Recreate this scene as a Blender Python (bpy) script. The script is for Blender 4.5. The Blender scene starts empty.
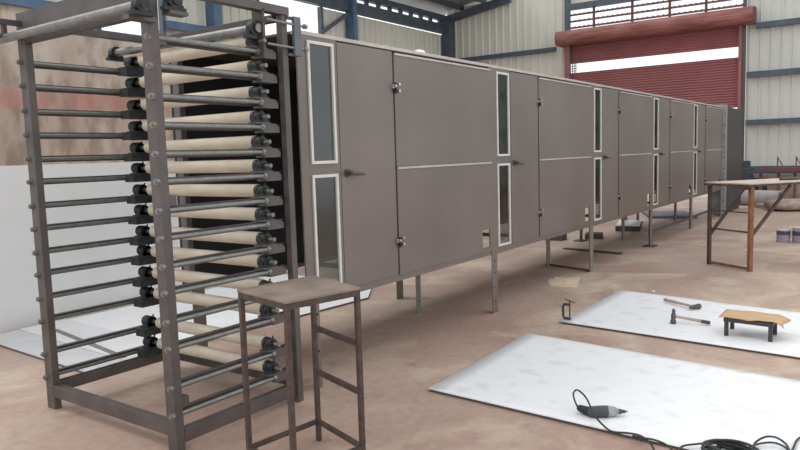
import bpy, math, random
from mathutils import Vector, Matrix
random.seed(4)
SC = bpy.context.scene
COL = SC.collection
PI = math.pi

# ------------------------------------------------------------------ camera
CAM_H = 1.6
YAW, PITCH, ROLL, FPX = 0.623061, 0.101449, -0.0299254, 697.709
cy, sy, cp, sp = math.cos(YAW), math.sin(YAW), math.cos(PITCH), math.sin(PITCH)
FWD = Vector((cy*cp, sy*cp, -sp)); RT = Vector((sy, -cy, 0)); UP = RT.cross(FWD)
R_ = RT*math.cos(ROLL) + UP*math.sin(ROLL); U_ = -RT*math.sin(ROLL) + UP*math.cos(ROLL)
cd = bpy.data.cameras.new('camera'); cam = bpy.data.objects.new('camera', cd); COL.objects.link(cam)
cd.sensor_width = 36; cd.lens = FPX*36/800; cd.clip_end = 300
M = Matrix((R_, U_, -FWD)).transposed().to_4x4(); M.translation = Vector((0, 0, CAM_H)); cam.matrix_world = M
SC.camera = cam

def G(px, py, z=0.0):
    """survey helper: point of the horizontal plane z that was measured at that spot"""
    d = FWD + R_*((px-400)/FPX) - U_*((py-225)/FPX)
    t = (z-CAM_H)/d.z
    return Vector((d.x*t, d.y*t, z))

# ------------------------------------------------------------------ materials
def mat(name, col, rough=.6, metal=0.0, var=.0, scale=8.0, col2=None, bump=0.0, bscale=60.0, spec=.5, detail=4, stretch=None, lo=.35, hi=.65):
    m = bpy.data.materials.new(name); m.use_nodes = True
    nt = m.node_tree; N = nt.nodes; L = nt.links; b = N['Principled BSDF']
    b.inputs['Roughness'].default_value = rough; b.inputs['Metallic'].default_value = metal
    b.inputs['Specular IOR Level'].default_value = spec
    b.inputs['Base Color'].default_value = (*col, 1)
    tc = N.new('ShaderNodeTexCoord'); src = tc.outputs['Object']
    if stretch:
        mp = N.new('ShaderNodeMapping'); mp.inputs['Scale'].default_value = stretch
        L.new(src, mp.inputs['Vector']); src = mp.outputs['Vector']
    if var or col2:
        n = N.new('ShaderNodeTexNoise'); n.inputs['Scale'].default_value = scale; n.inputs['Detail'].default_value = detail
        L.new(src, n.inputs['Vector'])
        r = N.new('ShaderNodeValToRGB'); r.color_ramp.elements[0].position = lo; r.color_ramp.elements[1].position = hi
        a = col if col2 else tuple(c*(1-var) for c in col); c2 = col2 if col2 else tuple(min(1, c*(1+var)) for c in col)
        r.color_ramp.elements[0].color = (*a, 1); r.color_ramp.elements[1].color = (*c2, 1)
        L.new(n.outputs['Fac'], r.inputs['Fac']); L.new(r.outputs['Color'], b.inputs['Base Color'])
    if bump:
        n2 = N.new('ShaderNodeTexNoise'); n2.inputs['Scale'].default_value = bscale; n2.inputs['Detail'].default_value = 5
        L.new(src, n2.inputs['Vector'])
        bp = N.new('ShaderNodeBump'); bp.inputs['Strength'].default_value = bump; bp.inputs['Distance'].default_value = .01
        L.new(n2.outputs['Fac'], bp.inputs['Height']); L.new(bp.outputs['Normal'], b.inputs['Normal'])
    return m

MT = {
 'dryer': mat('dryer_paint', (.188, .159, .146), .36, .35, .12, .8, bump=.05, bscale=14),
 'dryer_edge_lit': mat('dryer_edge_highlight', (.50, .45, .43), .4, .2, .08, 3),  # pale colour paints in the light caught by the upper edges
 'dryer_dark': mat('dryer_inside_shade', (.030, .033, .040), .7, .1, .2, 2),  # near-black colour stands for the shade inside the tunnel
 'cabinet': mat('cabinet_dark_grey', (.055, .055, .055), .5, .2, .12, 2),  # even dark grey over the whole cabinet body
 'flange': mat('flange_galvanised', (.33, .33, .32), .45, .4, .15, 6),
 'rack': mat('rack_paint', (.112, .098, .094), .5, .3, .14, 6, bump=.08, bscale=40),
 'rack_lit': mat('rack_lit_steel', (.33, .30, .285), .5, .3, .12, 8),  # lighter copy of the rack steel, light on the rear post painted in
 'rod': mat('bright_rod', (.22, .23, .215), .36, .7, .12, 30),
 'rail': mat('rail_steel', (.085, .072, .068), .5, .3, .15, 12),
 'bolt': mat('bolt_zinc', (.24, .23, .215), .4, .5, .1, 30),
 'cast': mat('cast_iron', (.028, .034, .034), .55, .2, .3, 30, bump=.2, bscale=80),
 'roller': mat('roller_sleeve', (.56, .49, .38), .75, 0, 0, 3.5, col2=(.68, .61, .50), stretch=(5, 1, 5), bump=.06, bscale=30),
 'roller_cap': mat('roller_cap', (.72, .68, .60), .6, 0, .05, 10),
 'shaft': mat('grey_shaft', (.24, .235, .23), .4, .6, .15, 12),
 'tension': mat('bluish_plate', (.13, .15, .17), .5, .3, .1, 10),
 'frame_white': mat('cream_window_frame', (.66, .64, .60), .5, 0, .05, 12),
 'chrome': mat('latch_chrome', (.60, .60, .58), .28, .85, .05, 20),
 'handle': mat('handle_dark', (.10, .09, .088), .45, .4, .1, 20),
 'leg_galv': mat('leg_galvanised', (.23, .215, .20), .5, .35, .15, 10),
 'hole': mat('hole_black', (.01, .01, .01), .9),
 'table_steel': mat('brown_angle_steel', (.085, .060, .052), .55, .25, .25, 20, bump=.1, bscale=60),
 'table_top': mat('dusty_table_top', (.19, .140, .110), .6, .1, 0, 6, col2=(.30, .235, .19), bump=.08),
 'rust': mat('rusty_steel', (.21, .085, .040), .75, .1, 0, 12, col2=(.30, .14, .075)),
 'rust_dark': mat('dark_rusty_steel', (.090, .060, .050), .7, .1, .3, 12),
 'far_top': mat('dusty_plate', (.52, .44, .37), .6, 0, .12, 5),
 'sheet': mat('white_sheet', (.76, .77, .785), .42, 0, 0, 7, col2=(.88, .885, .90), detail=10, lo=.30, hi=.46),
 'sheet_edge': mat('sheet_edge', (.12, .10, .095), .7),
 'left_sheet': mat('galvanised_sheet', (.78, .78, .79), .40, .1, .06, 3),
 'left_sheet_b': mat('galvanised_sheet_greyer', (.64, .64, .65), .40, .1, .08, 3),
 'left_sheet_w': mat('galvanised_sheet_white', (.92, .92, .92), .40, .1, .03, 3),
 'wood': mat('plywood_offcut', (.55, .36, .20), .7, 0, .12, 6, stretch=(12, 1, 1)),
 'stool_leg': mat('stool_dark_steel', (.060, .050, .052), .6, .2, .2, 30),
 'hammer_wood': mat('hammer_handle', (.44, .34, .28), .6, 0, .2, 30),
 'hammer_head': mat('hammer_head', (.11, .105, .105), .45, .6, .2, 30),
 'clamp': mat('clamp_steel', (.085, .080, .075), .5, .5, .2, 40),
 'card': mat('cardboard', (.74, .58, .42), .85, 0, .1, 8),
 'drill_body': mat('grinder_body', (.060, .062, .072), .5, 0, .15, 30),
 'drill_black': mat('grinder_black', (.020, .020, .022), .5),
 'drill_grey': mat('grinder_nose', (.34, .33, .34), .45, .4, .15, 30),
 'cord': mat('rubber_cord', (.030, .036, .036), .55),
 'can': mat('paint_can_lilac', (.40, .37, .46), .4, 0, .1, 20),
 'can_dark': mat('paint_can_band', (.085, .080, .15), .4, 0, .2, 30),
 'can_lid': mat('paint_can_lid', (.60, .52, .42), .5, .1, .1, 20),
 'blue': mat('blue_column_paint', (.080, .145, .235), .5, 0, .15, 4),
 'beam': mat('dark_blue_beam_paint', (.070, .092, .120), .5, 0, .15, 4),
 'clad': mat('cream_cladding', (.66, .65, .57), .45, 0, .05, .6, stretch=(1, 1, .2)),
 'clad_r': mat('grey_cladding', (.60, .61, .555), .45, 0, .05, .6, stretch=(1, 1, .2)),
 'roof': mat('roof_sheet', (.30, .31, .31), .6, 0, .08, 1),
 'housing': mat('rusty_red_housing', (.20, .058, .048), .55, 0, 0, 3.5, col2=(.31, .125, .105), stretch=(1, .4, 2)),
 'shutter': mat('maroon_shutter', (.29, .105, .105), .5, 0, .06, 1.5),
 'red_bar': mat('red_brown_bar', (.14, .050, .045), .6),
 'plinth': mat('brown_plinth', (.24, .175, .145), .9, 0, 0, 2.5, col2=(.34, .26, .22), bump=.3, bscale=8),
 'pipe': mat('cement_pipe', (.36, .34, .34), .8, 0, .1, 6),
 'brick': mat('pinkish_block', (.50, .38, .35), .85, 0, .1, 12),
 'sack': mat('dusty_sack', (.42, .33, .27), .9, 0, .2, 8, bump=.4, bscale=10),
 'green': mat('dark_green_board', (.022, .040, .034), .7, 0, .2, 4),
 'redframe': mat('red_frame_paint', (.18, .065, .070), .55, 0, .1, 8),
 'navy': mat('navy_paint', (.045, .052, .070), .6, 0, .15, 6),
 'outside': mat('outside_ground', (.62, .59, .55), .9, 0, .1, .5),
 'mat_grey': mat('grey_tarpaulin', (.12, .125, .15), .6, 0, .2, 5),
 'partition': mat('partition_white', (.80, .80, .79), .35, 0, .05, .8),
}

def floor_mat():
    m = bpy.data.materials.new('concrete_floor'); m.use_nodes = True
    nt = m.node_tree; N = nt.nodes; L = nt.links; b = N['Principled BSDF']
    tc = N.new('ShaderNodeTexCoord')
    def noise(s, d=6, dist=0):
        n = N.new('ShaderNodeTexNoise'); n.inputs['Scale'].default_value = s; n.inputs['Detail'].default_value = d
        n.inputs['Distortion'].default_value = dist; L.new(tc.outputs['Object'], n.inputs['Vector']); return n
    def ramp(n, p0, c0, p1, c1):
        r = N.new('ShaderNodeValToRGB'); e = r.color_ramp.elements
        e[0].position = p0; e[0].color = (*c0, 1); e[1].position = p1; e[1].color = (*c1, 1)
        L.new(n.outputs['Fac'], r.inputs['Fac']); return r
    def mix(f, a, c, fac=None, mode='MIX'):
        x = N.new('ShaderNodeMix'); x.data_type = 'RGBA'; x.blend_type = mode
        if fac is None: L.new(f, x.inputs['Factor'])
        else: x.inputs['Factor'].default_value = fac
        L.new(a, x.inputs['A']); L.new(c, x.inputs['B']); return x.outputs['Result']
    base = ramp(noise(.55, 5, .6), .35, (.400, .262, .205), .65, (.510, .368, .295))
    dust = ramp(noise(1.1, 6, 1.2), .50, (0, 0, 0), .74, (1, 1, 1))
    dc = N.new('ShaderNodeRGB'); dc.outputs[0].default_value = (.62, .51, .38, 1)
    c = mix(dust.outputs['Color'], base.outputs['Color'], dc.outputs[0])
    fine = ramp(noise(16, 8), .3, (.88, .88, .88), .7, (1.06, 1.06, 1.06))
    c = mix(None, c, fine.outputs['Color'], 1.0, 'MULTIPLY')
    spots = ramp(noise(5.5, 3), .30, (.72, .70, .68), .38, (1, 1, 1))
    c = mix(None, c, spots.outputs['Color'], .6, 'MULTIPLY')
    L.new(c, b.inputs['Base Color'])
    rr = N.new('ShaderNodeMapRange'); rr.inputs['To Min'].default_value = .42; rr.inputs['To Max'].default_value = .72
    L.new(noise(.9, 4).outputs['Fac'], rr.inputs['Value']); L.new(rr.outputs['Result'], b.inputs['Roughness'])
    bp = N.new('ShaderNodeBump'); bp.inputs['Strength'].default_value = .12; bp.inputs['Distance'].default_value = .01
    L.new(noise(22, 6).outputs['Fac'], bp.inputs['Height']); L.new(bp.outputs['Normal'], b.inputs['Normal'])
    return m
MT['floor'] = floor_mat()

def plaster_mat():
    m = bpy.data.materials.new('stained_plaster'); m.use_nodes = True
    nt = m.node_tree; N = nt.nodes; L = nt.links; b = N['Principled BSDF']; b.inputs['Roughness'].default_value = .9
    tc = N.new('ShaderNodeTexCoord')
    mp = N.new('ShaderNodeMapping'); mp.inputs['Scale'].default_value = (1, 1, .45); L.new(tc.outputs['Object'], mp.inputs['Vector'])
    def ramp(s, d, p0, c0, p1, c1, src=mp.outputs['Vector'], dist=.5):
        n = N.new('ShaderNodeTexNoise'); n.inputs['Scale'].default_value = s; n.inputs['Detail'].default_value = d
        n.inputs['Distortion'].default_value = dist
        L.new(src, n.inputs['Vector']); r = N.new('ShaderNodeValToRGB'); e = r.color_ramp.elements
        e[0].position = p0; e[0].color = (*c0, 1); e[1].position = p1; e[1].color = (*c1, 1)
        L.new(n.outputs['Fac'], r.inputs['Fac']); return r.outputs['Color']
    a = ramp(.9, 9, .35, (.44, .35, .285), .62, (.62, .53, .45), dist=0)
    s = ramp(3.5, 10, .38, (.58, .53, .50), .55, (1, 1, 1), dist=.2)
    x = N.new('ShaderNodeMix'); x.data_type = 'RGBA'; x.blend_type = 'MULTIPLY'; x.inputs['Factor'].default_value = .75
    L.new(a, x.inputs['A']); L.new(s, x.inputs['B'])
    # old red painted band, worn
    sep = N.new('ShaderNodeSeparateXYZ'); L.new(tc.outputs['Object'], sep.inputs['Vector'])
    sub = N.new('ShaderNodeMath'); sub.operation = 'SUBTRACT'; sub.inputs[1].default_value = 2.90; L.new(sep.outputs['Z'], sub.inputs[0])
    ab = N.new('ShaderNodeMath'); ab.operation = 'ABSOLUTE'; L.new(sub.outputs[0], ab.inputs[0])
    mr = N.new('ShaderNodeMapRange'); mr.inputs['From Min'].default_value = .13; mr.inputs['From Max'].default_value = .24
    mr.inputs['To Min'].default_value = .75; mr.inputs['To Max'].default_value = 0; L.new(ab.outputs[0], mr.inputs['Value'])
    w = ramp(1.3, 6, .35, (.25, .25, .25), .65, (1, 1, 1), src=tc.outputs['Object'])
    mm = N.new('ShaderNodeMath'); mm.operation = 'MULTIPLY'; L.new(mr.outputs['Result'], mm.inputs[0]); L.new(w, mm.inputs[1])
    y = N.new('ShaderNodeMix'); y.data_type = 'RGBA'; L.new(mm.outputs[0], y.inputs['Factor'])
    L.new(x.outputs['Result'], y.inputs['A']); y.inputs['B'].default_value = (.50, .21, .17, 1)
    L.new(y.outputs['Result'], b.inputs['Base Color'])
    return m
MT['plaster'] = plaster_mat()

def glass_mat():
    m = bpy.data.materials.new('smoked_window_glass'); m.use_nodes = True
    nt = m.node_tree; N = nt.nodes; L = nt.links
    for n in list(N): N.remove(n)
    out = N.new('ShaderNodeOutputMaterial'); mx = N.new('ShaderNodeMixShader')
    t = N.new('ShaderNodeBsdfTransparent'); t.inputs['Color'].default_value = (.60, .64, .62, 1)
    g = N.new('ShaderNodeBsdfGlossy'); g.inputs['Roughness'].default_value = .12; g.inputs['Color'].default_value = (.60, .62, .62, 1)
    mx.inputs[0].default_value = .13
    L.new(t.outputs[0], mx.inputs[1]); L.new(g.outputs[0], mx.inputs[2]); L.new(mx.outputs[0], out.inputs[0])
    return m
MT['glass'] = glass_mat()

# ------------------------------------------------------------------ mesh building
ORG = {}
class MB:
    def __init__(s): s.v = []; s.f = []; s.sm = []
    def add(s, vs, fs, smooth=False):
        b = len(s.v); s.v += [Vector(v) for v in vs]
        for f in fs: s.f.append([b+i for i in f]); s.sm.append(smooth)
        return s
    def box(s, x0, x1, y0, y1, z0, z1):
        vs = [(x, y, z) for x in (x0, x1) for y in (y0, y1) for z in (z0, z1)]
        return s.add(vs, [(0, 1, 3, 2), (4, 6, 7, 5), (0, 4, 5, 1), (2, 3, 7, 6), (0, 2, 6, 4), (1, 5, 7, 3)])
    def bar(s, p, q, w, h, up=(0, 0, 1)):
        p = Vector(p); q = Vector(q); d = (q-p).normalized(); up = Vector(up)
        if abs(d.dot(up)) > .98: up = Vector((1, 0, 0))
        a = d.cross(up).normalized(); b = a.cross(d)
        vs = [e + a*(i*w/2) + b*(j*h/2) for e in (p, q) for i, j in ((-1, -1), (1, -1), (1, 1), (-1, 1))]
        return s.add(vs, [(3, 2, 1, 0), (4, 5, 6, 7), (0, 1, 5, 4), (1, 2, 6, 5), (2, 3, 7, 6), (3, 0, 4, 7)])
    def tube(s, p, q, r, n=14, r2=None, caps=True, smooth=True):
        p = Vector(p); q = Vector(q); d = (q-p).normalized(); r2 = r if r2 is None else r2
        up = Vector((0, 0, 1)) if abs(d.z) < .9 else Vector((1, 0, 0))
        a = d.cross(up).normalized(); b = d.cross(a)
        ring = lambda c, r: [c + a*(r*math.cos(2*PI*i/n)) + b*(r*math.sin(2*PI*i/n)) for i in range(n)]
        s.add(ring(p, r) + ring(q, r2), [(i, (i+1) % n, n+(i+1) % n, n+i) for i in range(n)], smooth)
        if caps:
            s.add(ring(p, r), [tuple(range(n-1, -1, -1))]); s.add(ring(q, r2), [tuple(range(n))])
        return s
    def lathe(s, p, d, prof, n=18):
        p = Vector(p); d = Vector(d).normalized(); up = Vector((0, 0, 1)) if abs(d.z) < .9 else Vector((1, 0, 0))
        a = d.cross(up).normalized(); b = d.cross(a); vs = []
        for t, r in prof: vs += [p + d*t + a*(r*math.cos(2*PI*i/n)) + b*(r*math.sin(2*PI*i/n)) for i in range(n)]
        fs = [(k*n+i, k*n+(i+1) % n, (k+1)*n+(i+1) % n, (k+1)*n+i) for k in range(len(prof)-1) for i in range(n)]
        s.add(vs, fs, True)
        s.add(vs[:n], [tuple(range(n-1, -1, -1))]); s.add(vs[-n:], [tuple(range(n))])
        return s
    def path(s, pts, r, n=8):
        pts = [Vector(p) for p in pts]; vs = []; N = len(pts); a = None
        for i, p in enumerate(pts):
            d = (pts[min(i+1, N-1)] - pts[max(i-1, 0)]).normalized()
            if a is None:
                up = Vector((0, 0, 1)) if abs(d.z) < .9 else Vector((1, 0, 0)); a = d.cross(up).normalized()
            a = (a - d*a.dot(d)).normalized(); b = d.cross(a)
            vs += [p + a*(r*math.cos(2*PI*k/n)) + b*(r*math.sin(2*PI*k/n)) for k in range(n)]
        fs = [(i*n+k, i*n+(k+1) % n, (i+1)*n+(k+1) % n, (i+1)*n+k) for i in range(N-1) for k in range(n)]
        s.add(vs, fs, True); s.add(vs[:n], [tuple(range(n-1, -1, -1))]); s.add(vs[-n:], [tuple(range(n))])
        return s
    def prism(s, poly, off):
        """poly: planar loop of 3D points, off: extrusion vector"""
        poly = [Vector(p) for p in poly]; off = Vector(off); n = len(poly)
        return s.add(poly + [p+off for p in poly],
                     [tuple(range(n-1, -1, -1)), tuple(range(n, 2*n))] + [(i, (i+1) % n, n+(i+1) % n, n+i) for i in range(n)])
    def build(s, name, m, parent=None, bevel=0.0, org=None, fix=True):
        me = bpy.data.meshes.new(name)
        if parent is not None: o0 = ORG[parent.name]
        else: o0 = Vector(org) if org is not None else Vector((0, 0, 0))
        me.from_pydata([tuple(v-o0) for v in s.v], [], s.f)
        me.polygons.foreach_set('use_smooth', s.sm)
        me.materials.append(MT[m] if isinstance(m, str) else m)
        import bmesh
        bm = bmesh.new(); bm.from_mesh(me); bmesh.ops.recalc_face_normals(bm, faces=bm.faces); bm.to_mesh(me); bm.free()
        me.update()
        o = bpy.data.objects.new(name, me); COL.objects.link(o)
        if parent is not None: o.parent = parent
        else: o.location = o0
        ORG[o.name] = o0
        if bevel:
            bv = o.modifiers.new('bevel', 'BEVEL'); bv.width = bevel; bv.segments = 2; bv.limit_method = 'ANGLE'
        return o

def tag(o, label=None, cat=None, group=None, kind=None):
    if label: o['label'] = label
    if cat: o['category'] = cat
    if group: o['group'] = group
    if kind: o['kind'] = kind
    return o
def empty(name, loc, label, cat, group=None):
    o = bpy.data.objects.new(name, None); o.empty_display_size = .1; o.location = loc; COL.objects.link(o)
    ORG[o.name] = Vector(loc); return tag(o, label, cat, group)
def struct(name, mb, m, **k): return tag(mb.build(name, m, **k), kind='structure')
def spart(o, label): o['label'] = label; return o

# ------------------------------------------------------------------ setting
FX, WY = 23.0, 14.07          # far gable wall plane, left wall plane
struct('floor', MB().box(-3, FX+.2, -9, WY+.3, -.2, 0), 'floor')
struct('ground_outside', MB().box(FX+.2, 60, -20, 40, -.25, -.03), 'outside')

def cladding(a, b, z0, z1, nrm, pitch=.28, depth=.035):
    """trapezoid-ribbed sheet from plan point a to b"""
    a = Vector((*a, 0)); b = Vector((*b, 0)); L = (b-a).length; d = (b-a)/L; n = Vector((*nrm, 0))
    us = [(0, 0)]; k = 0
    while k*pitch < L:
        x = k*pitch
        for u, h in ((.06, 0), (.08, 1), (.11, 1), (.13, 0)):
            if x+u < L: us.append((x+u, h))
        k += 1
    us.append((L, 0)); vs = []; m = MB()
    for u, h in us:
        p = a + d*u + n*(h*depth); vs += [p+Vector((0, 0, z0)), p+Vector((0, 0, z1)), p-n*.02*(1) - n*(h*depth)+Vector((0, 0, z0)), p-n*.02-n*(h*depth)+Vector((0, 0, z1))]
    fs = []
    for i in range(len(us)-1):
        q = 4*i; r = 4*i+4
        fs += [(q, r, r+1, q+1), (q+2, q+3, r+3, r+2), (q+1, r+1, r+3, q+3), (q, q+2, r+2, r)]
    e = 4*(len(us)-1); fs += [(0, 1, 3, 2), (e, e+2, e+3, e+1)]
    m.add(vs, fs); return m
def merge(*ms):
    r = MB()
    for m in ms: r.add(m.v, m.f)
    return r
# left wall: masonry, then cladding with two open bays
struct('wall_left', MB().prism([(-3, WY, 0), (FX+.2, WY, 0), (FX+.2, WY, 4.66), (10.4, WY, 4.66), (10.4, WY, 4.42), (8.75, WY, 4.42), (8.75, WY, 4.66), (-3, WY, 4.66)], (0, .25, 0)), 'plaster')
up = merge(cladding((-3, WY), (8.75, WY), 4.66, 5.95, (0, -1)),
           cladding((10.4, WY), (13.4, WY), 4.66, 5.95, (0, -1)),
           cladding((15.9, WY), (FX, WY), 4.66, 5.95, (0, -1)))
struct('wall_left_cladding', up, 'clad')
struct('trim_1', MB().box(-3, 8.75, WY-.16, WY-.04, 4.66, 4.84), 'blue')
struct('trim_19', MB().box(10.4, 14.0, WY-.16, WY-.04, 4.66, 4.84), 'blue')            # girt
struct('trim_2', MB().box(-3, FX, WY-.22, WY-.02, 5.98, 6.30), 'beam')              # eave beam
struct('trim_3', MB().box(-3, FX, WY-.25, WY-.02, 6.44, 6.62), 'beam')
for k, (x, w) in enumerate(((11.75, .15), (17.10, .12), (22.78, .26))):
    struct('trim_%d' % (4+k), MB().box(x-w, x+w*.6, WY-.36, WY-.05, 0, 6.5), 'blue' if k < 2 else 'beam')
struct('trim_7', MB().bar((15.7, WY-.2, 5.2), (17.0, WY-.2, 5.95), .08, .10), 'beam')
# packing between the two eave beams (breaks the light gap)
m = MB()
for k in range(24): m.box(8+k*.62, 8.13+k*.62, WY-.14, WY-.04, 6.3, 6.44)
struct('trim_8', m, 'beam')
# roof over the far bays
rz = lambda y: 6.82 + (WY+.5-y)*.12
m = MB(); m.prism([(7, WY+.5, rz(WY+.5)), (7, 11.3, rz(11.3)), (7, 11.3, rz(11.3)+.05), (7, WY+.5, rz(WY+.5)+.05)], (FX-7+.4, 0, 0))
struct('ceiling', m, 'roof')
m = MB()
for k in range(3): 
    y = WY-.7-k*.95; m.box(7, FX, y-.05, y+.05, rz(y)-.16, rz(y))
struct('ceiling_purlins', m, 'beam')
for k, x in enumerate((17.1, 22.75)):
    struct('trim_%d' % (9+k), MB().bar((x, WY-.1, 6.50), (x, 11.3, rz(11.3)-.32), .14, .26), 'beam')
# far wall
W2 = merge(cladding((FX, WY), (FX, 9.25), 0, 6.95, (-1, 0)), cladding((FX, 9.25), (FX, 3.80), 6.28, 7.3, (-1, 0)))
struct('wall_far', W2, 'clad')
struct('wall_far_right', cladding((FX, 3.80), (FX, -6), .64, 7.3, (-1, 0)), 'clad_r')
struct('wall_far_plinth', MB().box(FX-.1, FX+.2, -6, 3.80, 0, .66), 'plinth')
struct('trim_11', MB().box(FX-.2, FX-.05, 9.7, WY-.3, 4.92, 5.06), 'beam')
struct('trim_12', MB().box(FX-.2, FX-.05, -6, 3.54, 4.90, 5.06), 'beam')
struct('trim_13', MB().box(FX-.2, FX-.05, -6, 3.75, 3.52, 3.68), 'beam')
struct('trim_14', MB().box(FX-.2, FX-.05, -6, 3.75, 2.14, 2.29), 'beam')
struct('trim_15', MB().box(FX-.2, FX-.05, -6, 3.75, .80, .93), 'beam')
struct('trim_16', MB().box(FX-.26, FX-.17, 9.13, 9.31, 0, 7.0), 'beam')
struct('trim_17', MB().box(FX-.10, FX-.04, 3.80, 3.90, 0, 7.3), 'handle')
struct('trim_18', MB().box(FX-.25, FX-.04, 3.9, 9.28, 6.2, 6.38), 'beam')
# open strip above the shutter, with red bars
m = MB()
for z in (5.62, 5.83, 6.04): m.box(FX-.12, FX-.07, 3.9, 9.28, z-.028, z+.028)
for y in (4.9, 5.95, 7.1, 8.35): m.box(FX-.16, FX-.10, y-.035, y+.035, 5.5, 6.2)
struct('window_1', m, 'red_bar')
m = MB()
zz = 5.5
for z in (5.62, 5.83, 6.04):
    y = 3.9
    while y < 9.2:
        m.prism([(FX+.02, y, z+.03), (FX+.02, y+.09, z+.03), (FX+.02, y+.045, z+.085)], (.015, 0, 0)); y += .16
struct('window_1_fringe', m, 'red_bar')
struct('window_2', MB().box(8.70, 8.78, WY-.05, WY+.1, 4.42, 5.95).box(10.34, 10.42, WY-.05, WY+.1, 4.42, 5.95).box(8.78, 10.34, WY-.05, WY+.1, 4.40, 4.43), 'beam')
struct('window_3', MB().box(13.35, 13.42, WY-.05, WY+.1, 4.84, 5.98).box(15.86, 15.94, WY-.05, WY+.1, 4.84, 5.98), 'beam')

# rolling shutter (a door of the building)
SB = 2.68
m = MB(); m.box(FX-.06, FX-.02, 3.93, 9.25, 4.44, 5.1)
def ribs(z0, z1):
    mm = MB(); z = z0; pts = []
    while z < z1-.001:
        for k in range(5): pts.append((FX-.04-.028*math.sin(PI*k/4), min(z1, z+.08*k/4)))
        z += .08
    pts += [(FX, z1), (FX, z0)]
    mm.prism([(x, 3.97, zz) for x, zz in pts], (0, 5.22, 0)); return mm
sh = struct('door_1', MB().box(FX-.30, FX-.27, 9.13, 9.31, 0, 5.05), 'shutter')
MB().box(FX-.16, FX-.02, 3.9, 3.99, 0, 5.05).build('guide_rail', 'shutter', sh)
o = ribs(SB, 4.14).build('shutter_curtain', 'shutter', sh)
o = ribs(4.45, 5.05).build('shutter_upper_slats', 'shutter', sh)
mm = MB()
for k in range(3):
    for j in range(4): mm.box(FX-.05, FX-.03, 9.0+k*.06, 9.02+k*.06, 4.14, 4.45)
for z in (4.2, 4.28, 4.36): mm.box(FX-.05, FX-.03, 8.98, 9.18, z, z+.02)
mm.build('shutter_grille', 'red_bar', sh)
hb = MB(); r = .25; pts = []
for k in range(9):
    a = PI/2 + PI*k/8; pts.append((FX-.45+r*math.cos(a)*.8, 5.27+r*math.sin(a)*.94))
pts = [(FX-.05, 5.505)] + pts + [(FX-.05, 5.035)]
hb.prism([(x, 3.56, z) for x, z in pts], (0, 5.95, 0)); hb.build('shutter_housing', 'housing', sh)
MB().prism([(x*1.0, 3.545, z) for x, z in pts], (0, .015, 0)).build('housing_end_plate', 'red_bar', sh)

# low white partition behind the feed rack
struct('wall_partition', MB().box(1.2, 9.5, 6.97, 7.03, 0, 1.60), 'partition')

# ------------------------------------------------------------------ long dryer
X0, LM, YF, YB = 3.40, 2.667, 3.227, 4.57
DR = empty('conveyor_dryer', (X0, YF, 0), 'long brownish-grey steel tunnel dryer on legs with narrow windows and latched doors', 'industrial dryer')
XE = X0 + 5*LM
MB().box(X0, XE, YF, YB, 2.405, 2.42).build('top_panel', 'dryer', DR)
MB().box(X0, XE, YB-.03, YB, .62, 2.405).build('back_panel', 'dryer_dark', DR)
for i in range(6):
    x = X0 + i*LM
    if i == 0: MB().box(x-.005, x+.085, YF, YF+.012, .60, 2.405).build('frame_column', 'dryer', DR)
    else: MB().box(x-.055, x+(.085 if i < 5 else 0), YF-.004, YF+.020, .60, 2.405).build('frame_column', 'dryer', DR, bevel=.003)
    MB().box(x-.04 if i else x, x+.05, YB-.1, YB-.03, .60, 2.405).build('rear_column', 'dryer', DR)
    if i < 5:
        MB().box(x+.350, x+.390, YF, YF+.02, .60, 2.405).build('door_jamb', 'dryer', DR)
        MB().box(x+.085, x+.350, YF, YF+.02, 1.475, 1.548).build('mullion', 'dryer', DR)
        MB().box(x+.085, x+.350, YF, YF+.02, 2.368, 2.405).build('mullion', 'dryer', DR)
        MB().box(x+.085, x+.350, YF, YF+.02, .60, .655).build('mullion', 'dryer', DR)
for (y0, y1, z0, z1) in ((YF+.003, YF+.04, .59, .6415), (YB-.06, YB, .58, .62)): MB().box(X0, XE, y0, y1, z0, z1).build('bottom_rail', 'dryer', DR)
MB().box(X0-.005, XE, YF-.006, YF+.05, 2.398, 2.424).build('top_rail', 'dryer_edge_lit', DR, bevel=.003)
for i in range(5):
    for k in range(1): MB().box(X0+i*LM+1.4, X0+i*LM+1.44, YF+.06, YB-.06, .57, .61).build('cross_member', 'rail', DR)
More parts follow.
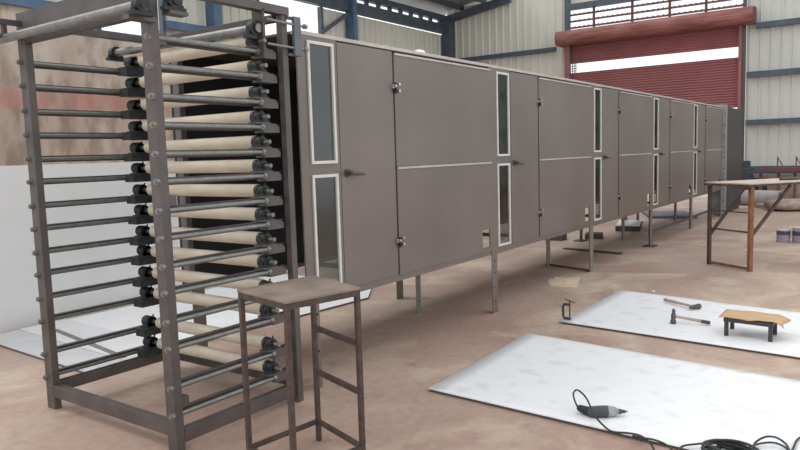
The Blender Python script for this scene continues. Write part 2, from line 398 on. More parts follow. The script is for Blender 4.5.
for i in range(5):
    x = X0 + i*LM
    for z0, z1 in ((.655, 1.475), (1.548, 2.368)):
        a, b, t = x+.085, x+.350, .021
        fr = MB().box(a, b, YF-.014, YF+.012, z0, z0+t).box(a, b, YF-.014, YF+.012, z1-t, z1).box(a, a+t, YF-.014, YF+.012, z0+t, z1-t).box(b-t, b, YF-.014, YF+.012, z0+t, z1-t).build('window_frame', 'frame_white', DR, bevel=.002)
        spart(fr, 'cream-white narrow window frame')
        MB().box(a+t, b-t, YF+.001, YF+.006, z0+t, z1-t).build('pane', 'glass', fr)
    # tall door
    d = MB().box(x+.392, x+1.048, YF-.004, YF+.03, .642, 2.388).build('tall_door', 'dryer', DR, bevel=.002)
    h = MB().tube((x+.455, YF-.004, 1.475), (x+.455, YF-.055, 1.475), .018, 12).tube((x+.45, YF-.048, 1.475), (x+.60, YF-.048, 1.462), .014, 10, .011).tube((x+.455, YF-.003, 1.475), (x+.455, YF-.014, 1.475), .03, 14)
    spart(h.build('handle', 'handle', d), 'dark lever handle')
    # upper and lower hatch, slightly proud of the frame
    h0, h1 = x+1.058, x+2.608
    u = MB().box(h0, h1, YF-.012, YF+.02, 1.500, 2.378).build('hatch', 'dryer', DR, bevel=.002)
    MB().box(h0+.002, h1-.002, YF-.022, YF-.0122, 2.362, 2.378).build('top_lip', 'dryer_edge_lit', u)  # pale strip drawn as the highlight along the hatch top
    q0, q1, r0, r1 = x+2.42, x+2.572, .675, .85
    l = MB().box(h0, q0, YF-.012, YF+.002, .642, 1.496).box(q1, h1, YF-.012, YF+.002, .642, 1.496).box(q0, q1, YF-.012, YF+.002, r1, 1.496).box(q0, q1, YF-.012, YF+.002, .642, r0).build('hatch', 'dryer', DR)
    MB().box(h0+.002, h1-.002, YF-.022, YF-.0122, 1.482, 1.499).build('top_lip', 'dryer_edge_lit', l)
    for z, par in ((2.115, u), (.912, l)):
        lt = MB().box(h0-.034, h0-.010, YF-.022, YF-.003, z-.008, z+.020).tube((h0-.022, YF-.003, z+.008), (h0-.022, YF-.045, z+.008), .011, 10).build('latch_keeper', 'chrome', par)
        for dz in (.024, -.026): MB().tube((h0+.034, YF-.012, z+dz), (h0+.034, YF-.038, z+dz), .012, 10).build('latch_stud', 'chrome', par)
        MB().box(h0-.006, h0+.014, YF-.030, YF-.012, z-.045, z+.032).build('latch_hook', 'cast', par)
# legs: three rows
def dleg(x, y, w0, w1, m, plate=False, holes=True):
    lg = MB().prism([(x-w0, y, 0), (x+w1, y, 0), (x+w1, y+.055, 0), (x+w1-.007, y+.055, 0), (x+w1-.007, y+.007, 0), (x-w0, y+.007, 0)], (0, 0, .60)).build('leg', m, DR)
    if holes:
        for z in (.12, .26, .40, .52): MB().tube((x, y, z), (x, y-.0015, z), .009, 10).build('bolt_hole', 'hole', lg)
    if plate: MB().box(x-.13, x+.10, y-.08, y+.10, 0, .016).build('foot_plate', 'table_steel', lg)
for i in range(6):
    x = X0+i*LM + (.085 if i == 0 else 0)
    dleg(x, YF-.002, .05 if i else .022, .06 if i else .022, 'leg_galv' if i == 2 else 'dryer', i == 3, i < 2)
for x, w in ((5.70, .04), (8.90, .045), (12.1, .05), (15.6, .05)): dleg(x, 3.89, w, w, 'leg_galv', False, x < 6)
for x, p_ in ((3.48, False), (6.20, False), (G(566, 240).x, True), (G(616, 222).x, True), (14.1, False)): dleg(x, 4.48, .06, .06, 'dryer', p_, False)
# end flange of the dryer, bolted
MB().box(XE+.05, XE+.12, YF-.03, YF+.2, .05, 2.47).build('end_flange', 'flange', DR)
fl = MB().box(XE, XE+.05, YF, YB, .6, 2.405).build('end_wall', 'dryer', DR)
for k in range(9): MB().tube((XE+.085, YF-.03, .35+k*.24), (XE+.085, YF-.05, .35+k*.24), .018, 8).build('flange_bolt', 'handle', DR)
# side beams between the legs, near the far end
MB().box(X0+3*LM, XE, YF+.0, YF+.04, .20, .235).build('tie_bar', 'rail', DR)

cab = empty('exit_cabinet', (17.2, YF, 0), 'dark grey steel cabinet standing at the far end of the long dryer', 'cabinet')
MB().box(17.05, 19.25, YF+.01, YF+.30, .06, 2.44).build('body', 'cabinet', cab, bevel=.01)
MB().box(17.01, 17.22, YF-.02, YF+.009, .0, 2.48).build('corner_strip', 'flange', cab)
MB().box(17.3, 19.2, YF+.05, YF+.26, 0, .06).build('plinth', 'rail', cab)

# ------------------------------------------------------------------ feed rack with 14 rollers
XA, XC, YN, YA = 2.28, 3.16, 3.17, 4.52
RK = empty('roller_feed_rack', (XA, YN, 0), 'dark steel rack of fourteen cream rollers standing at the open end of the dryer', 'roller rack')
LV = [2.242, 2.095, 1.939, 1.789, 1.637, 1.491, 1.336, 1.188, 1.035, .891, .733, .584, .366, .211]
ZT = 2.50
MB().box(XA-.02, XA+.035, YN+.003, YN+.083, 0, ZT+.1).build('post', 'rack', RK, bevel=.003)
MB().box(XA-.02, XA+.028, YA-.070, YA+.02, 0, ZT+.045).build('post', 'rack', RK, bevel=.003)
MB().box(XC+.03, XC+.078, YN-.02, YN+.028, 0, ZT-.02).build('post', 'rack', RK, bevel=.003)
spart(MB().box(XC+.04, XC+.11, YA-.035, YA+.035, 0, ZT-.02).build('post', 'rack_lit', RK, bevel=.003), 'rear post with light painted into its paler colour')
# base
MB().box(XA-.018, XA+.03, YN+.083, YA-.070, .085, .165).build('base_rail', 'rack', RK, bevel=.002)
MB().box(XA+.028, XC+.04, YA-.055, YA-.005, .105, .175).build('base_rail', 'rack', RK, bevel=.002)
MB().box(XA+.035, XC+.03, YN+.0, YN+.045, .045, .125).build('base_rail', 'rack', RK, bevel=.002)
MB().box(XC+.03, XC+.075, YN+.04, YA-.035, .10, .15).build('base_rail', 'rail', RK, bevel=.002)
# head frame
MB().box(XA-.018, XA+.03, YN+.083, YA-.070, 2.435, 2.545).build('head_rail', 'rack', RK, bevel=.002)
MB().box(XA-.018, XA+.03, YN+.083, YA-.070, 2.355, 2.395).build('head_rail', 'rail', RK, bevel=.002)
MB().box(XA+.055, XC+.09, YN-.03, YN+.03, 2.48, 2.53).build('head_rail', 'rack', RK, bevel=.002)
MB().box(XA+.055, XC+.04, YA-.03, YA+.03, 2.46, 2.50).build('head_rail', 'rail', RK, bevel=.002)
MB().box(XC+.01, XC+.05, YN+.04, YA-.035, 2.44, 2.485).build('head_rail', 'rail', RK, bevel=.002)
for y in (3.45, 3.85, 4.2): MB().box(XA+.015, XA+.035, y-.012, y+.012, 2.395, 2.435).build('strut', 'rail', RK)
# front shaft on the head frame with its bearings and arms
MB().tube((XA-.12, YN-.10, 2.375), (XA-.12, 5.0, 2.375), .026, 16).build('front_shaft', 'shaft', RK)
def plummer(y, x, z, r=.05, name='bearing', m='cast'):
    b = MB().tube((x, y-.022, z), (x, y+.022, z), r, 18).box(x-r*1.5, x+r*1.5, y-.02, y+.02, z-r*1.25, z-r*.8)
    b.tube((x, y-.036, z), (x, y+.036, z), r*.55, 14).tube((x-r*1.15, y, z-r*.8), (x-r*1.15, y, z-r*.45), .012, 8).tube((x+r*1.15, y, z-r*.8), (x+r*1.15, y, z-r*.45), .012, 8)
    return b.build(name, m, RK)
plummer(YN-.075, XA-.12, 2.375, .042)
plummer(YA+.26, XA-.12, 2.375, .042)
plummer(YN-.04, XA+.10, 2.435, .045)
MB().box(XA-.16, XA, YN-.03, YN+.03, 2.31, 2.335).build('bearing_bracket', 'rack', RK)
MB().box(XA+.055, XA+.17, YN-.07, YN+.0, 2.36, 2.378).build('bearing_bracket', 'rack', RK)
MB().box(XA-.75, XA, YA-.05, YA-.01, 2.46, 2.49).build('extension_arm', 'rail', RK)
MB().box(XA-.75, XA, YA-.05, YA-.01, 2.375, 2.40).build('extension_arm', 'rail', RK)
for x in (XA-.12, XA-.45): MB().box(x-.012, x+.012, YA-.045, YA-.015, 2.40, 2.46).build('strut', 'rail', RK)
# upper cross shaft behind
MB().tube((XC-.16, YN-.02, 2.375), (XC-.16, YA+.16, 2.385), .027, 16).build('upper_shaft', 'shaft', RK)
plummer(YN+.02, XC-.16, 2.375, .05)
plummer(YA+.12, XC-.16, 2.385, .045)
MB().box(XC-.14, XC-.12, YN-.03, YN+.06, 2.20, 2.49).build('bearing_bracket', 'rail', RK)
# tension plate and threaded rods
MB().box(XC+.105, XC+.165, YN-.055, YN-.035, 2.235, 2.475).box(XC+.07, XC+.165, YN-.035, YN+.0, 2.462, 2.475).box(XC+.07, XC+.165, YN-.035, YN+.0, 2.235, 2.248).build('tension_plate', 'tension', RK)
for z in (2.43, 2.285):
    MB().tube((XC-.12, YN-.045, z), (XC+.22, YN-.045, z-.005), .008, 8).tube((XC+.20, YN-.045, z-.004), (XC+.225, YN-.045, z-.004), .016, 6, smooth=False).build('tension_screw', 'bolt', RK)
for z in (2.235, 1.385, .27):
    MB().box(XA+.035, XA+.085, YN+.01, YN+.06, z-.03, z+.03).build('cleat', 'rack', RK, bevel=.004)
proto = {}
def rep(name, key, mb_f, m, parent, z, bevel=0):
    """repeated part: first one is built at z=0 offset, later ones share its mesh"""
    if key not in proto:
        o = mb_f().build(name, m, parent, bevel=bevel); proto[key] = o; o.location.z = z; return o
    o = proto[key].copy(); o.parent = parent; COL.objects.link(o); o.location.z = z; ORG[o.name] = ORG[proto[key].name]
    return o
XR = XC-.130      # roller axis
for li, z in enumerate(LV):
    for side in (0, 1):
        y = (YN, YA)[side]; inw = (1, -1)[side]; k = 'nf'[side]
        y0 = y+.014 if side == 0 else y-.005
        a = (y0+.022, y0+.058)
        rep('rail', k+'rail', lambda: MB().prism([(XA+.055, a[0], .013), (XA+.055, a[0], .020), (XA+.055, a[1], .020), (XA+.055, a[1], -.022), (XA+.055, a[1]-.007, -.022), (XA+.055, a[1]-.007, .013)], (XC+.03-XA-.055, 0, 0)), 'rail', RK, z)
        rep('adjusting_rod', k+'rod', lambda: MB().tube((XA+.028, y0, 0), (XR-.025, y0, 0), .0145 if side == 0 else .0115, 12), 'rod', RK, z)
        rep('bolt', k+'bolt', lambda: MB().tube((XA-.040, y0, 0), (XA-.019, y0, 0), .018, 6, smooth=False).tube((XA-.048, y0, 0), (XA-.039, y0, 0), .010, 10), 'bolt', RK, z)
        rep('end_nut', k+'nut', lambda: MB().tube((XR-.026, y0, 0), (XR-.004, y0, 0), .020, 6, smooth=False), 'bolt', RK, z)
        c0, c1 = sorted((y0-inw*.004, y0+inw*(.075 if side == 0 else .10)))
        x0c = XR-.004 if side == 0 else XR-.10
        rep('carrier', k+'car', lambda: MB().prism([(x0c, c0, -.034), (XC, c0, -.034), (XC, c0, .0), (XC-.03, c0, .022), (x0c, c0, .022)], (0, c1-c0, 0)).box(XR-.06, XR+.06, c0, c1, .020, .030), 'rack' if side == 0 else 'cast', RK, z)
        yb = y0+inw*(.03 if side == 0 else .050)
        def bearing():
            r = .034; pts = [(XR-.058, .031), (XR-.058, .044), (XR-.040, .050)]
            for q in range(11):
                t = PI*(1.0-q/10); pts.append((XR+r*math.cos(t), .062+r*math.sin(t)))
            pts += [(XR+.040, .050), (XR+.058, .044), (XR+.058, .031)]
            b = MB().prism([(px, yb-.020, pz) for px, pz in pts], (0, .040, 0))
            b.tube((XR, yb-.034, .062), (XR, yb+.034, .062), .021, 14)
            b.tube((XR-.046, yb, .044), (XR-.046, yb, .066), .009, 6).tube((XR+.046, yb, .044), (XR+.046, yb, .066), .009, 6)
            b.tube((XR+.012, yb, .085), (XR+.020, yb, .108), .006, 6)
            if side == 0: b.tube((XR, yb+.026, .062), (XR, yb+.056, .062), .037, 16)
            if side == 1: b.tube((XR-.012, yb-.02, .062), (XR-.012, yb+.05, .062), .040, 18)
            return b
        rep('bearing', k+'bear', bearing, 'cast', RK, z)
    ro = rep('roller', 'roller', lambda: MB().tube((XR, YN+.092, .062), (XR, YA-.165, .062), .0415, 24), 'roller', RK, z)
    ax = rep('axle', 'axle', lambda: MB().tube((XR, YN-.035, .062), (XR, YA-.03, .062), .013, 10), 'bolt', ro, 0)
    rep('end_cap', 'cap', lambda: MB().tube((XR, YA-.1655, .062), (XR, YA-.158, .062), .0405, 20), 'roller_cap', ro, 0)

# ------------------------------------------------------------------ tall work stand in front of the rack
ST = empty('work_stand', (2.49, 2.42, 0), 'tall narrow brown angle-steel stand with a dusty square top, in front of the rack', 'stand')
c4 = [Vector((p.x, p.y, 0)) for p in (G(237.5, 289.5, .945), G(285.5, 301.5, .945), G(360, 287.2, .945), G(312.5, 275.3, .945))]   # left, near, right, back
ZS = .945
cen = sum(c4, Vector())/4
out = [c+(c-cen).normalized()*.004 for c in c4]
MB().prism([(c.x, c.y, ZS-.012) for c in out], (0, 0, .012)).build('top', 'table_top', ST, bevel=.002)
m = MB()
ins = [c+(cen-c).normalized()*.017 for c in c4]
for i in range(4):
    a, b = ins[i], ins[(i+1) % 4]; m.bar((a.x, a.y, ZS-.027), (b.x, b.y, ZS-.027), .026, .030)
m.build('apron', 'table_steel', ST)
for c in ins: 
    m = MB(); e = (ins[1]-ins[0]).normalized()
    m.bar((c.x, c.y, 0), (c.x, c.y, ZS-.0125), .025, .025, up=e); m.build('leg', 'table_steel', ST, bevel=.002)
for i in range(4):
    a, b = ins[i], ins[(i+1) % 4]; z = .115
    MB().bar((a.x, a.y, z), (b.x, b.y, z), .022, .022).build('stretcher', 'table_steel', ST)
for z in (.655, .405):
    a, b = ins[2], ins[3]; MB().bar((a.x, a.y, z), (b.x, b.y, z), .024, .024).build('stretcher', 'table_steel', ST)

# ------------------------------------------------------------------ rusty table at the right
A1, A2 = Vector((9.97, 2.055, 0)), Vector((9.58, 1.495, 0)); dd = Vector((.82, -.57, 0)).normalized(); ll = (A2-A1).normalized()
TB = empty('steel_table', (A1+A2)/2+dd*.6, 'rusty steel table with pale top and slanting braces, cut by the right picture edge', 'table')
zt = 1.104; LT = 2.4
a = A1-ll*.03-dd*.06; b = A2+ll*.03-dd*.06
MB().prism([(p.x, p.y, zt-.012) for p in (a, b, b+dd*LT, a+dd*LT)], (0, 0, .014)).build('top_plate', 'far_top', TB)
m = MB()
for p, q in ((a, b), (a+ll*.02, a+ll*.02+dd*LT), (b-ll*.02, b-ll*.02+dd*LT)): m.bar((p.x, p.y, zt-.025), (q.x, q.y, zt-.025), .03, .025)
m.build('top_frame', 'rust_dark', TB)
for p, mt, w in ((A1, 'rust_dark', .045), (A2, 'rust', .055)):
    lg = MB().bar((p.x, p.y, 0), (p.x, p.y, zt-.045), w, w*.8, up=ll).build('leg', mt, TB)
    q = p+dd*(LT-.12)
    MB().bar((q.x, q.y, 0), (q.x, q.y, zt-.045), w, w*.8, up=ll).build('leg', mt, TB)
for p, z0 in ((A1, .39), (A2, .435)):
    q = p+dd*.64; MB().bar((p.x, p.y, z0), (q.x, q.y, zt-.05), .035, .03).build('brace', 'rust_dark', TB)
for z, t in ((.03, .03), (.49, .02), (.735, .016)): MB().bar((A1.x, A1.y, z), (A2.x, A2.y, z), t, t).build('crossbar', 'rust_dark' if z > .1 else 'rust', TB)
p = A1+ll*.42+dd*.75
hs = MB(); hs.path([(p.x+dd.x*t+ll.x*.05*math.sin(t*9), p.y+dd.y*t+ll.y*.05*math.sin(t*9), zt+.020) for t in [k*.06 for k in range(12)]], .018)
tag(hs.build('cloth_strip', 'rail', org=(p.x, p.y, zt+.002)), 'dark crumpled strip lying on the rusty table top', 'scrap strip')

# ------------------------------------------------------------------ white sheets on the floor at the right
def curved_sheet(name, c, zt, label, seed):
    """c: four plan corners a,b,c,d ; a thin sheet slightly lifted and wavy, with a dark slab below"""
    a, b, c_, d = [Vector((*p, 0)) for p in c]; n = 24; mm = MB(); vs = []; rnd = random.Random(seed)
    ph = rnd.random()*6
    for i in range(n+1):
        for j in range(n+1):
            u, v = i/n, j/n; p = (a*(1-u)+b*u)*(1-v)+(d*(1-u)+c_*u)*v
            vs.append(Vector((p.x, p.y, zt+.0035*math.sin(u*5+ph)*math.sin(v*7+1))))
    N = len(vs); fs = [(i*(n+1)+j, (i+1)*(n+1)+j, (i+1)*(n+1)+j+1, i*(n+1)+j+1) for i in range(n) for j in range(n)]
    mm.add(vs, fs, True)
    o = mm.build(name, 'sheet', org=((a+c_)/2).to_tuple()); so = o.modifiers.new('thick', 'SOLIDIFY'); so.thickness = .004; so.offset = -1
    # dark slab under the sheet, set in a little from the rim
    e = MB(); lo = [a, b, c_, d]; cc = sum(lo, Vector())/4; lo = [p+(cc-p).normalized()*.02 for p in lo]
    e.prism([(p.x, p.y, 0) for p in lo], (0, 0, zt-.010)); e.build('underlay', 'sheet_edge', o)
    return tag(o, label, 'metal sheet', 'white sheets lying on the floor')
curved_sheet('metal_sheet', [(5.43, 2.58), (3.80, 2.545), (3.62, -.75), (5.06, -.75)], .022, 'nearer big white sheet flat on the floor, under the power tool and its cord', 3)
curved_sheet('metal_sheet', [(7.60, 2.49), (5.965, 2.515), (5.65, -.75), (7.15, -.75)], .022, 'farther big white sheet on the floor, under the hammers and the little bench', 8)

# ------------------------------------------------------------------ galvanised sheets on the left floor
def flat(name, pts, z0, t, m, label, cat, group=None):
    c = pts[0]; tt = min(t, .006)
    o = MB().prism([(x, y, z0+t-tt) for x, y in pts], (0, 0, tt)).build(name, m, org=(c[0], c[1], z0))
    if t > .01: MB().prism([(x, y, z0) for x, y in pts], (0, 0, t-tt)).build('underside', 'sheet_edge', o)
    return tag(o, label, cat, group)
g = 'galvanised sheets on the left floor'
flat('metal_sheet', [(2.79, 5.0), (3.20, 4.975), (3.28, 6.86), (2.86, 6.86)], .0, .022, 'left_sheet_b', 'greyish outermost sheet on the floor left of the rack, by the picture edge', 'metal sheet', g)
flat('metal_sheet', [(3.12, 4.98), (3.62, 4.96), (3.66, 6.86), (3.20, 6.86)], .0225, .008, 'left_sheet', 'pale strip of sheet on the floor seen between the rack rods, second from left', 'metal sheet', g)
flat('metal_sheet', [(3.64, 4.955), (6.0, 4.78), (6.7, 5.25), (6.7, 6.86), (3.68, 6.86)], .0, .022, 'left_sheet_w', 'large bright white sheet on the floor behind the rack and under the dryer', 'metal sheet', g)
tag(MB().bar(G(55, 330, .031), G(124, 357.5, .031), .045, .014).build('steel_flat', 'leg_galv', org=(3.3, 5.4, .024)), 'long dark flat bar lying across the pale sheets behind the rack', 'steel bar')
tag(MB().box(2.95, 3.75, 4.86, 4.93, 0, .045).box(3.0, 3.7, 4.80, 4.85, 0, .03).build('steel_offcut', 'rail', org=(2.95, 4.86, 0)), 'dark steel offcuts lying along the near edge of the left sheets', 'steel offcut')

# ------------------------------------------------------------------ little bench with plywood
LB = empty('low_bench', (6.28, .96, .022), 'tiny low bench with four dark steel legs on the farther white sheet', 'bench')
zb = .175
for x, y in ((6.15, 1.125), (6.115, .795), (6.40, 1.125), (6.36, .795)):
    MB().box(x-.015, x+.015, y-.015, y+.015, .024, zb-.0).build('leg', 'stool_leg', LB)
MB().prism([(6.13, 1.145, zb-.03), (6.095, .775, zb-.03), (6.38, .775, zb-.03), (6.42, 1.145, zb-.03)], (0, 0, .03)).build('seat_frame', 'stool_leg', LB)
m = MB(); n = 16; vs = []
for i in range(n+1):
    for j in range(7):
        u, v = i/n, j/6
        y = 1.175-u*.47; x = 6.10+v*.31+.012*math.sin(u*9+v*2)+(.02*u)
        z = zb+.006+.004*math.sin(u*6)*v - (max(0, u-.82)**2)*1.2 + .003*math.sin(v*3+u*12)
        if j == 0: x += .008*math.sin(u*23)
        if i == n: y += .018*math.sin(v*5)
        vs.append((x, y, z))
m.add(vs, [(i*7+j, (i+1)*7+j, (i+1)*7+j+1, i*7+j+1) for i in range(n) for j in range(6)], True)
o = m.build('plywood_board', 'wood', org=(6.28, .95, zb)); so = o.modifiers.new('t', 'SOLIDIFY'); so.thickness = .006; so.offset = 1
tag(o, 'warped tan board with torn ends lying on the tiny low bench', 'board')

# ------------------------------------------------------------------ hammers
def hammer(p_head, p_end, label, stand):
    """ball-pein hammer: head at p_head, handle to p_end"""
    h = Vector(p_head); e = Vector(p_end); d = (e-h).normalized(); z = .022
    o = empty('hammer', (h.x, h.y, z), label, 'hammer', 'hammers on the white sheet')
    ha = MB().lathe(h, d, [(0, .012), (.03, .012), (.12, .0125), (.22, .015), (.30, .0165), ((e-h).length-.01, .0155), ((e-h).length, .011)], 12)
    hd = ha.build('handle', 'hammer_wood', o)
    if stand: MB().lathe(h+d*((e-h).length-.075), d, [(0, .0168), (.07, .0168)], 12).build('grip_end', 'drill_body', hd)
    ax = Vector((0, 0, 1)).cross(d).normalized() if not stand else (Vector((0, 0, 1))*.92+Vector((0, 0, 1)).cross(d)*.38).normalized()
    MB().lathe(h-ax*.070, ax, [(0, .021), (.004, .025), (.032, .025), (.04, .017), (.052, .021), (.088, .021), (.098, .013), (.112, .016), (.128, .013), (.138, .004)], 14).build('head', 'hammer_head', o)
    return o
a = G(673.5, 316, .085); b = G(710.5, 323, .045); hammer(a, b, 'nearer hammer on the white sheet, its head standing up', True)
a = G(694.5, 306.8, .05); b = G(664, 299.5, .05); hammer(a, b, 'farther hammer lying flat behind the other, its handle pointing left', False)

# ------------------------------------------------------------------ clamp on the sheet corner
p = Vector((6.06, 2.455, .022))
CL = empty('screw_clamp', p, 'small dark steel screw clamp standing on the corner of the farther white sheet', 'clamp')
X, Y, Z = p
MB().path([(X, Y-.012, Z+.012), (X, Y+.045, Z+.012), (X, Y+.055, Z+.03), (X, Y+.058, Z+.12), (X, Y+.045, Z+.142), (X, Y-.015, Z+.142)], .013, 8).build('clamp_frame', 'clamp', CL)
MB().tube((X, Y-.008, Z+.002), (X, Y-.008, Z+.185), .007, 8).tube((X, Y-.008, Z), (X, Y-.008, Z+.010), .014, 10).build('screw', 'clamp', CL)
MB().tube((X+.02, Y+.045, Z+.186), (X-.02, Y-.062, Z+.170), .005, 8).build('tee_handle', 'clamp', CL)

# ------------------------------------------------------------------ power tool with cord
zs = .026
q0 = G(577.5, 406, .065); q1 = G(597, 411.5, .055); q2 = G(628, 411.5, .05)
DG = empty('die_grinder', (q1.x, q1.y, zs), 'black and grey handheld power tool lying on the nearer white sheet', 'power tool')
d1 = (q2-q1).normalized(); d0 = (q1-q0).normalized()
hnd = MB().lathe(q0+Vector((0, 0, -.008)), (q1-q0)+Vector((0, 0, -.012)), [(0, .012), (.01, .020), (.05, .026), (.10, .029), (.13, .033), (.14, .026)], 16).build('handle', 'drill_black', DG)
MB().lathe(q1-d1*.055, d1, [(0, .022), (.012, .030), (.06, .034), (.10, .036), (.115, .034)], 18).build('motor_body', 'drill_body', DG)
MB().lathe(q1+d1*.06, d1, [(0, .036), (.015, .033), (.045, .028), (.055, .022), (.065, .016)], 18).build('nose', 'drill_grey', DG)
MB().lathe(q1+d1*.124, d1, [(0, .015), (.008, .017), (.016, .015), (.018, .012), (.040, .010), (.044, .005), (.056, .003)], 14).build('chuck', 'drill_body', DG)
def smooth(pts, k=6):
    out = []; P = [pts[0]]+pts+[pts[-1]]
    for i in range(1, len(P)-2):
        for j in range(k):
            t = j/k; a, b, c, d = P[i-1], P[i], P[i+1], P[i+2]
            out.append(.5*((2*b)+(-a+c)*t+(2*a-5*b+4*c-d)*t*t+(-a+3*b-3*c+d)*t**3))
    out.append(pts[-1]); return out
cz = .034
cp_ = [q0+Vector((0, 0, -.005)), G(574.5, 400, .10), G(573.5, 393, .115), G(577, 390, .12), G(583, 394, .12), G(588, 401, .115), G(591, 408, .112), G(595, 416, .09), G(603, 425, .05), G(612, 431.5, cz), G(628, 433, cz), G(641, 436, cz), G(651, 444, cz), G(656, 454, cz), G(666, 462, cz), G(676, 455, cz), G(682, 446.5, cz+.01), G(697, 444, cz+.01), G(713, 443, cz+.02), G(724, 447, cz+.03), G(740, 452, cz), G(752, 452, cz), G(755, 443, cz+.01), G(765, 437, cz+.03), G(776, 437.5, cz+.03), G(786, 444, cz), G(791, 452, cz), G(797, 440, cz), G(806, 436, cz), G(818, 440, cz)]
crd = MB().path(smooth(cp_), .0055, 8)
tag(crd.build('power_cord', 'cord', org=(3.9, 1.2, zs)), 'long thin black cord looping from the power tool towards the coil', 'cord')
coil = MB()
cc = G(733, 461, .03)
for k in range(9):
    pts = []; r1 = .13+.012*random.uniform(-1, 1); r2 = .085+.01*random.uniform(-1, 1); ox = random.uniform(-.015, .015); oy = random.uniform(-.02, .02); ph = random.uniform(-.25, .25)
    for q in range(25):
        t = 2*PI*q/24; ex, ey = r2*math.cos(t)+ox, r1*math.sin(t)+oy
        pts.append(cc+Vector((ex*math.cos(ph)-ey*math.sin(ph), ex*math.sin(ph)+ey*math.cos(ph), .004+.0075*k+.008*math.sin(t*2+k))))
    coil.path(pts, .007, 7)
tag(coil.build('cord_coil', 'cord', org=(cc.x, cc.y, .026)), 'thick bundle of coiled black cable at the bottom edge of the nearer sheet', 'cable coil')
lp = [G(642, 441, cz), G(633, 436, cz), G(640, 437.5, cz+.03), G(655, 440, cz+.035), G(668, 446, cz+.012), G(676, 456, cz)]
lp2 = [G(748, 448, cz+.01), G(758, 444, cz+.012), G(772, 442.5, cz+.015), G(783, 446, cz+.01), G(792, 453, cz)]
tag(MB().path(smooth(lp), .0055, 8).build('cable_loop', 'cord', org=(3.7, 1.1, zs)), 'short cable loop on the sheet left of the coil', 'cable', 'stray cable loops')
tag(MB().path(smooth(lp2), .0055, 8).build('cable_loop', 'cord', org=(3.9, .5, zs)), 'short cable loop on the sheet right of the coil', 'cable', 'stray cable loops')

# ------------------------------------------------------------------ scraps on the floor
def patch(px, z=.0, t=.006): return MB().prism([(p.x, p.y, z) for p in [G(x, y, 0) for x, y in px]], (0, 0, t))
o = patch([(548, 284), (549, 279), (553, 279.5), (555, 277), (565, 278.5), (580, 277.5), (578.5, 282), (577.5, 287.5), (564, 287.2), (556, 286.3), (552, 286)])
tag(o.build('cardboard_scrap', 'card', org=G(564, 283)), 'torn piece of tan cardboard on the floor in front of the dryer legs', 'cardboard')
def block(name, x, y, w, d, h, m, label, cat, rz=0, group=None, z0=0):
    c = G(x, y, 0); mm = MB(); ca, sa = math.cos(rz), math.sin(rz)
    pts = [(c.x+ca*i*w/2-sa*j*d/2, c.y+sa*i*w/2+ca*j*d/2, z0) for i, j in ((-1, -1), (1, -1), (1, 1), (-1, 1))]
    return tag(mm.prism(pts, (0, 0, h)).build(name, m, org=(c.x, c.y, z0), bevel=min(.01, h/4)), label, cat, group)
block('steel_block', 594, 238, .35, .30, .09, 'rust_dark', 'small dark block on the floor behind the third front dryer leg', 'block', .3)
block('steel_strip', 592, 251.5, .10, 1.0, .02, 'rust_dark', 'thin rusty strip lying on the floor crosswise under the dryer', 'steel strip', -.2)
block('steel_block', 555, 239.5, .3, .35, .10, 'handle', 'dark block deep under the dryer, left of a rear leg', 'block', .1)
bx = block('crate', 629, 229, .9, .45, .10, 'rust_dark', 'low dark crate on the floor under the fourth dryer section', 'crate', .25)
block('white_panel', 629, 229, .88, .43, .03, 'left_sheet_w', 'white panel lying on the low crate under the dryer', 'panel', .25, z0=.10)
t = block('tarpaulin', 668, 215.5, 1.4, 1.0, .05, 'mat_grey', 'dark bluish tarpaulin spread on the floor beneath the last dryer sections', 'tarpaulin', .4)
c = G(546, 265, 0); e = G(588, 271, 0)
tag(MB().bar((c.x, c.y, .012), (e.x, e.y, .012), .03, .02).build('floor_line', 'rust_dark', org=(c.x, c.y, 0)), 'thin dark line on the floor between two dryer legs, behind the cardboard', 'steel bar')  # thin dark line along the floor, built as a low strip
tag(MB().lathe(G(653, 292, 0), (0, 0, 1), [(0, .02), (.012, .024), (.02, .012)], 10).build('stone_chip', 'roller_cap', org=G(653, 292, 0)), 'tiny white chip on the floor behind the farther white sheet', 'chip')
# paint cans
def can(x, y, r, h, label, band):
    c = G(x, y, 0); o = empty('paint_can', c, label, 'paint can', 'paint cans on the floor')
    MB().lathe(c, (0, 0, 1), [(0, r*.97), (.006, r), (h-.008, r), (h, r*1.03), (h+.006, r*1.03), (h+.006, r*.93)], 20).build('body', 'can', o)
    MB().lathe(c+Vector((0, 0, h*band[0])), (0, 0, 1), [(0, r*1.004), (.002, r*1.008), (h*(band[1]-band[0]), r*1.008)], 20).build('label_band', 'can_dark', o)
    MB().lathe(c+Vector((0, 0, h+.001)), (0, 0, 1), [(0, r*.92), (.007, r*.92)], 20).build('lid', 'can_lid', o)
    m = MB(); pts = [c+Vector((r*1.05*math.cos(t)*.75, -r*1.05*abs(math.sin(t))*0-r*1.02, h*.75-.35*h*math.sin(t))) for t in [PI*k/10 for k in range(11)]]
    m.path(pts, .003, 6).build('bail_handle', 'bolt', o)
can(783.2, 242, .100, .195, 'left lilac paint can on the floor beyond the rusty table', (.62, .93))
can(800.5, 242.5, .120, .235, 'right paint can with brownish rim, cut by the picture edge', (.50, .80))

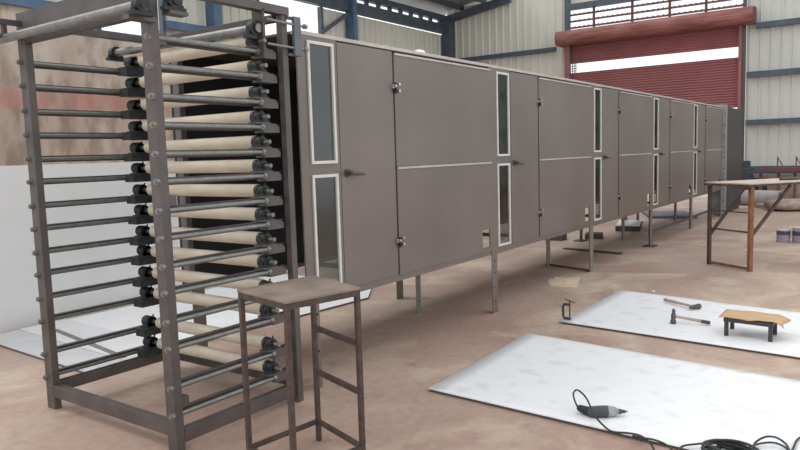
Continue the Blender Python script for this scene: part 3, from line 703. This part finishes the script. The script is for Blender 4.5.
# ------------------------------------------------------------------ clutter at the far wall
c1, c2 = G(741, 205, 0), G(780, 206.5, 0)
ax = (c2-c1).normalized()
pm = MB(); r = .20; n = 24; L = (c2-c1).length
pm.lathe(c1+Vector((0, 0, r)), ax, [(0, .155), (0, r), (L, r), (L, .155), (L-.25, .15)], n)
tag(pm.build('cement_pipe', 'pipe', org=c1), 'fat grey pipe lying on the floor near the far wall, seen under the rusty table', 'pipe')
block('concrete_block', 764, 208, .25, .42, .10, 'brick', 'pale pinkish block on the floor in front of the grey pipe', 'block', -.9)
def sack(x, y, w, d, h, label, rz):
    c = G(x, y, 0); bm_ = MB(); n, k = 16, 8; vs = []; rnd = random.Random(int(x))
    for j in range(k+1):
        for i in range(n):
            a = 2*PI*i/n; t = PI*j/k; se = lambda v, p: math.copysign(abs(v)**p, v)
            px = se(math.cos(a), .6)*se(math.sin(t), .6)*w/2; py = se(math.sin(a), .6)*se(math.sin(t), .6)*d/2
            pz = h/2-se(math.cos(t), .8)*h/2; nn = 1+.06*rnd.uniform(-1, 1)
            vs.append((c.x+(px*math.cos(rz)-py*math.sin(rz))*nn, c.y+(px*math.sin(rz)+py*math.cos(rz))*nn, pz))
    bm_.add(vs, [(j*n+i, j*n+(i+1) % n, (j+1)*n+(i+1) % n, (j+1)*n+i) for j in range(k) for i in range(n)], True)
    tag(bm_.build('rubble_sack', 'sack', org=c), label, 'sack')
sack(792, 210, 1.2, .9, .26, 'dusty brown sack of rubble on the floor right of the grey pipe', -.8)
# green board and rubble heap
tag(MB().box(22.1, 22.16, 3.05, 3.75, 0, .62).build('leaning_board', 'green', org=(22.1, 3.4, 0)), 'dark green board standing by the far wall behind the rusty table leg', 'board')
for (y0, y1, h, lab) in ((1.95, 2.9, .55, 'brown earth heap by the far wall, left of the grey one'), (.6, 1.95, .50, 'grey-brown earth heap by the far wall at the right picture edge')):
    m = MB(); n = 14; vs = []; rnd = random.Random(int(y0*10))
    for i in range(n+1):
        for j in range(n+1):
            u, v = i/n, j/n; hh = h*(math.sin(PI*u)**.6)*(math.sin(PI*v)**.6)*(1+.15*rnd.uniform(-1, 1))
            vs.append((21.5+1.25*u, y0+(y1-y0)*v, max(0, hh)))
    m.add(vs, [(i*(n+1)+j, (i+1)*(n+1)+j, (i+1)*(n+1)+j+1, i*(n+1)+j+1) for i in range(n) for j in range(n)], False)
    tag(m.build('earth_heap', 'plinth', org=(22.1, (y0+y1)/2, 0)), lab, 'rubble heap', kind='stuff')
# red steel stand near far wall
RS = empty('red_steel_stand', (21.3, 2.4, 0), 'low dark-red steel stand with small triangular uprights near the far wall', 'steel stand')
m = MB().box(21.25, 21.35, .6, 3.15, .84, .93); m.build('top_rail', 'redframe', RS)
for y in (3.1, 2.66, 2.28, 1.5, .8): MB().box(21.26, 21.34, y-.04, y+.04, 0, .84).build('leg', 'redframe', RS)
for y in (2.70, 2.26, 1.5):
    MB().bar((21.3, y, .93), (21.3, y, 1.22), .03, .03).bar((21.3, y, 1.20), (21.3, y-.15, .93), .025, .025).build('upright', 'redframe', RS)
MB().box(21.15, 21.24, .6, 3.4, .78, .84).build('blue_rail', 'navy', RS)
bn = empty('blue_machine', (21.6, 3.45, 0), 'dark blue machine part standing beside the column at the far wall', 'machine')
MB().box(21.45, 21.8, 3.35, 3.75, 0, .92).build('body', 'navy', bn, bevel=.02)
MB().box(21.5, 21.7, 3.42, 3.62, .92, 1.12).build('upper_part', 'navy', bn)
# lamp seen over the dryer
lm = G(420, 52, 2.42+.06)
tag(MB().lathe((5.15, 3.44, 2.421), (0, 0, 1), [(0, .045), (.015, .058), (.045, .058), (.065, .045), (.075, .015)], 16).build('dome_cap', 'left_sheet_w', org=(5.15, 3.44, 2.421)), 'small white dome cap sitting on top of the dryer roof', 'cap')

# ------------------------------------------------------------------ light
w = bpy.data.worlds.new('overcast'); SC.world = w; w.use_nodes = True
nt = w.node_tree; N = nt.nodes; L = nt.links; bg = N['Background']
bg.inputs['Color'].default_value = (.95, .975, 1.0, 1); bg.inputs['Strength'].default_value = 1.15
sd = bpy.data.lights.new('hazy_sun', 'SUN'); sd.energy = .7; sd.angle = math.radians(14); sd.color = (1, .96, .88)
so = bpy.data.objects.new('hazy_sun', sd); COL.objects.link(so)
dirv = Vector((.25, -.62, -.75)).normalized(); so.rotation_euler = dirv.to_track_quat('-Z', 'Y').to_euler()
vs = SC.view_settings
SC.display_settings.display_device = 'sRGB'
vs.view_transform = 'Standard'; vs.look = 'None'; vs.exposure = .1; vs.gamma = 1; vs.use_curve_mapping = False
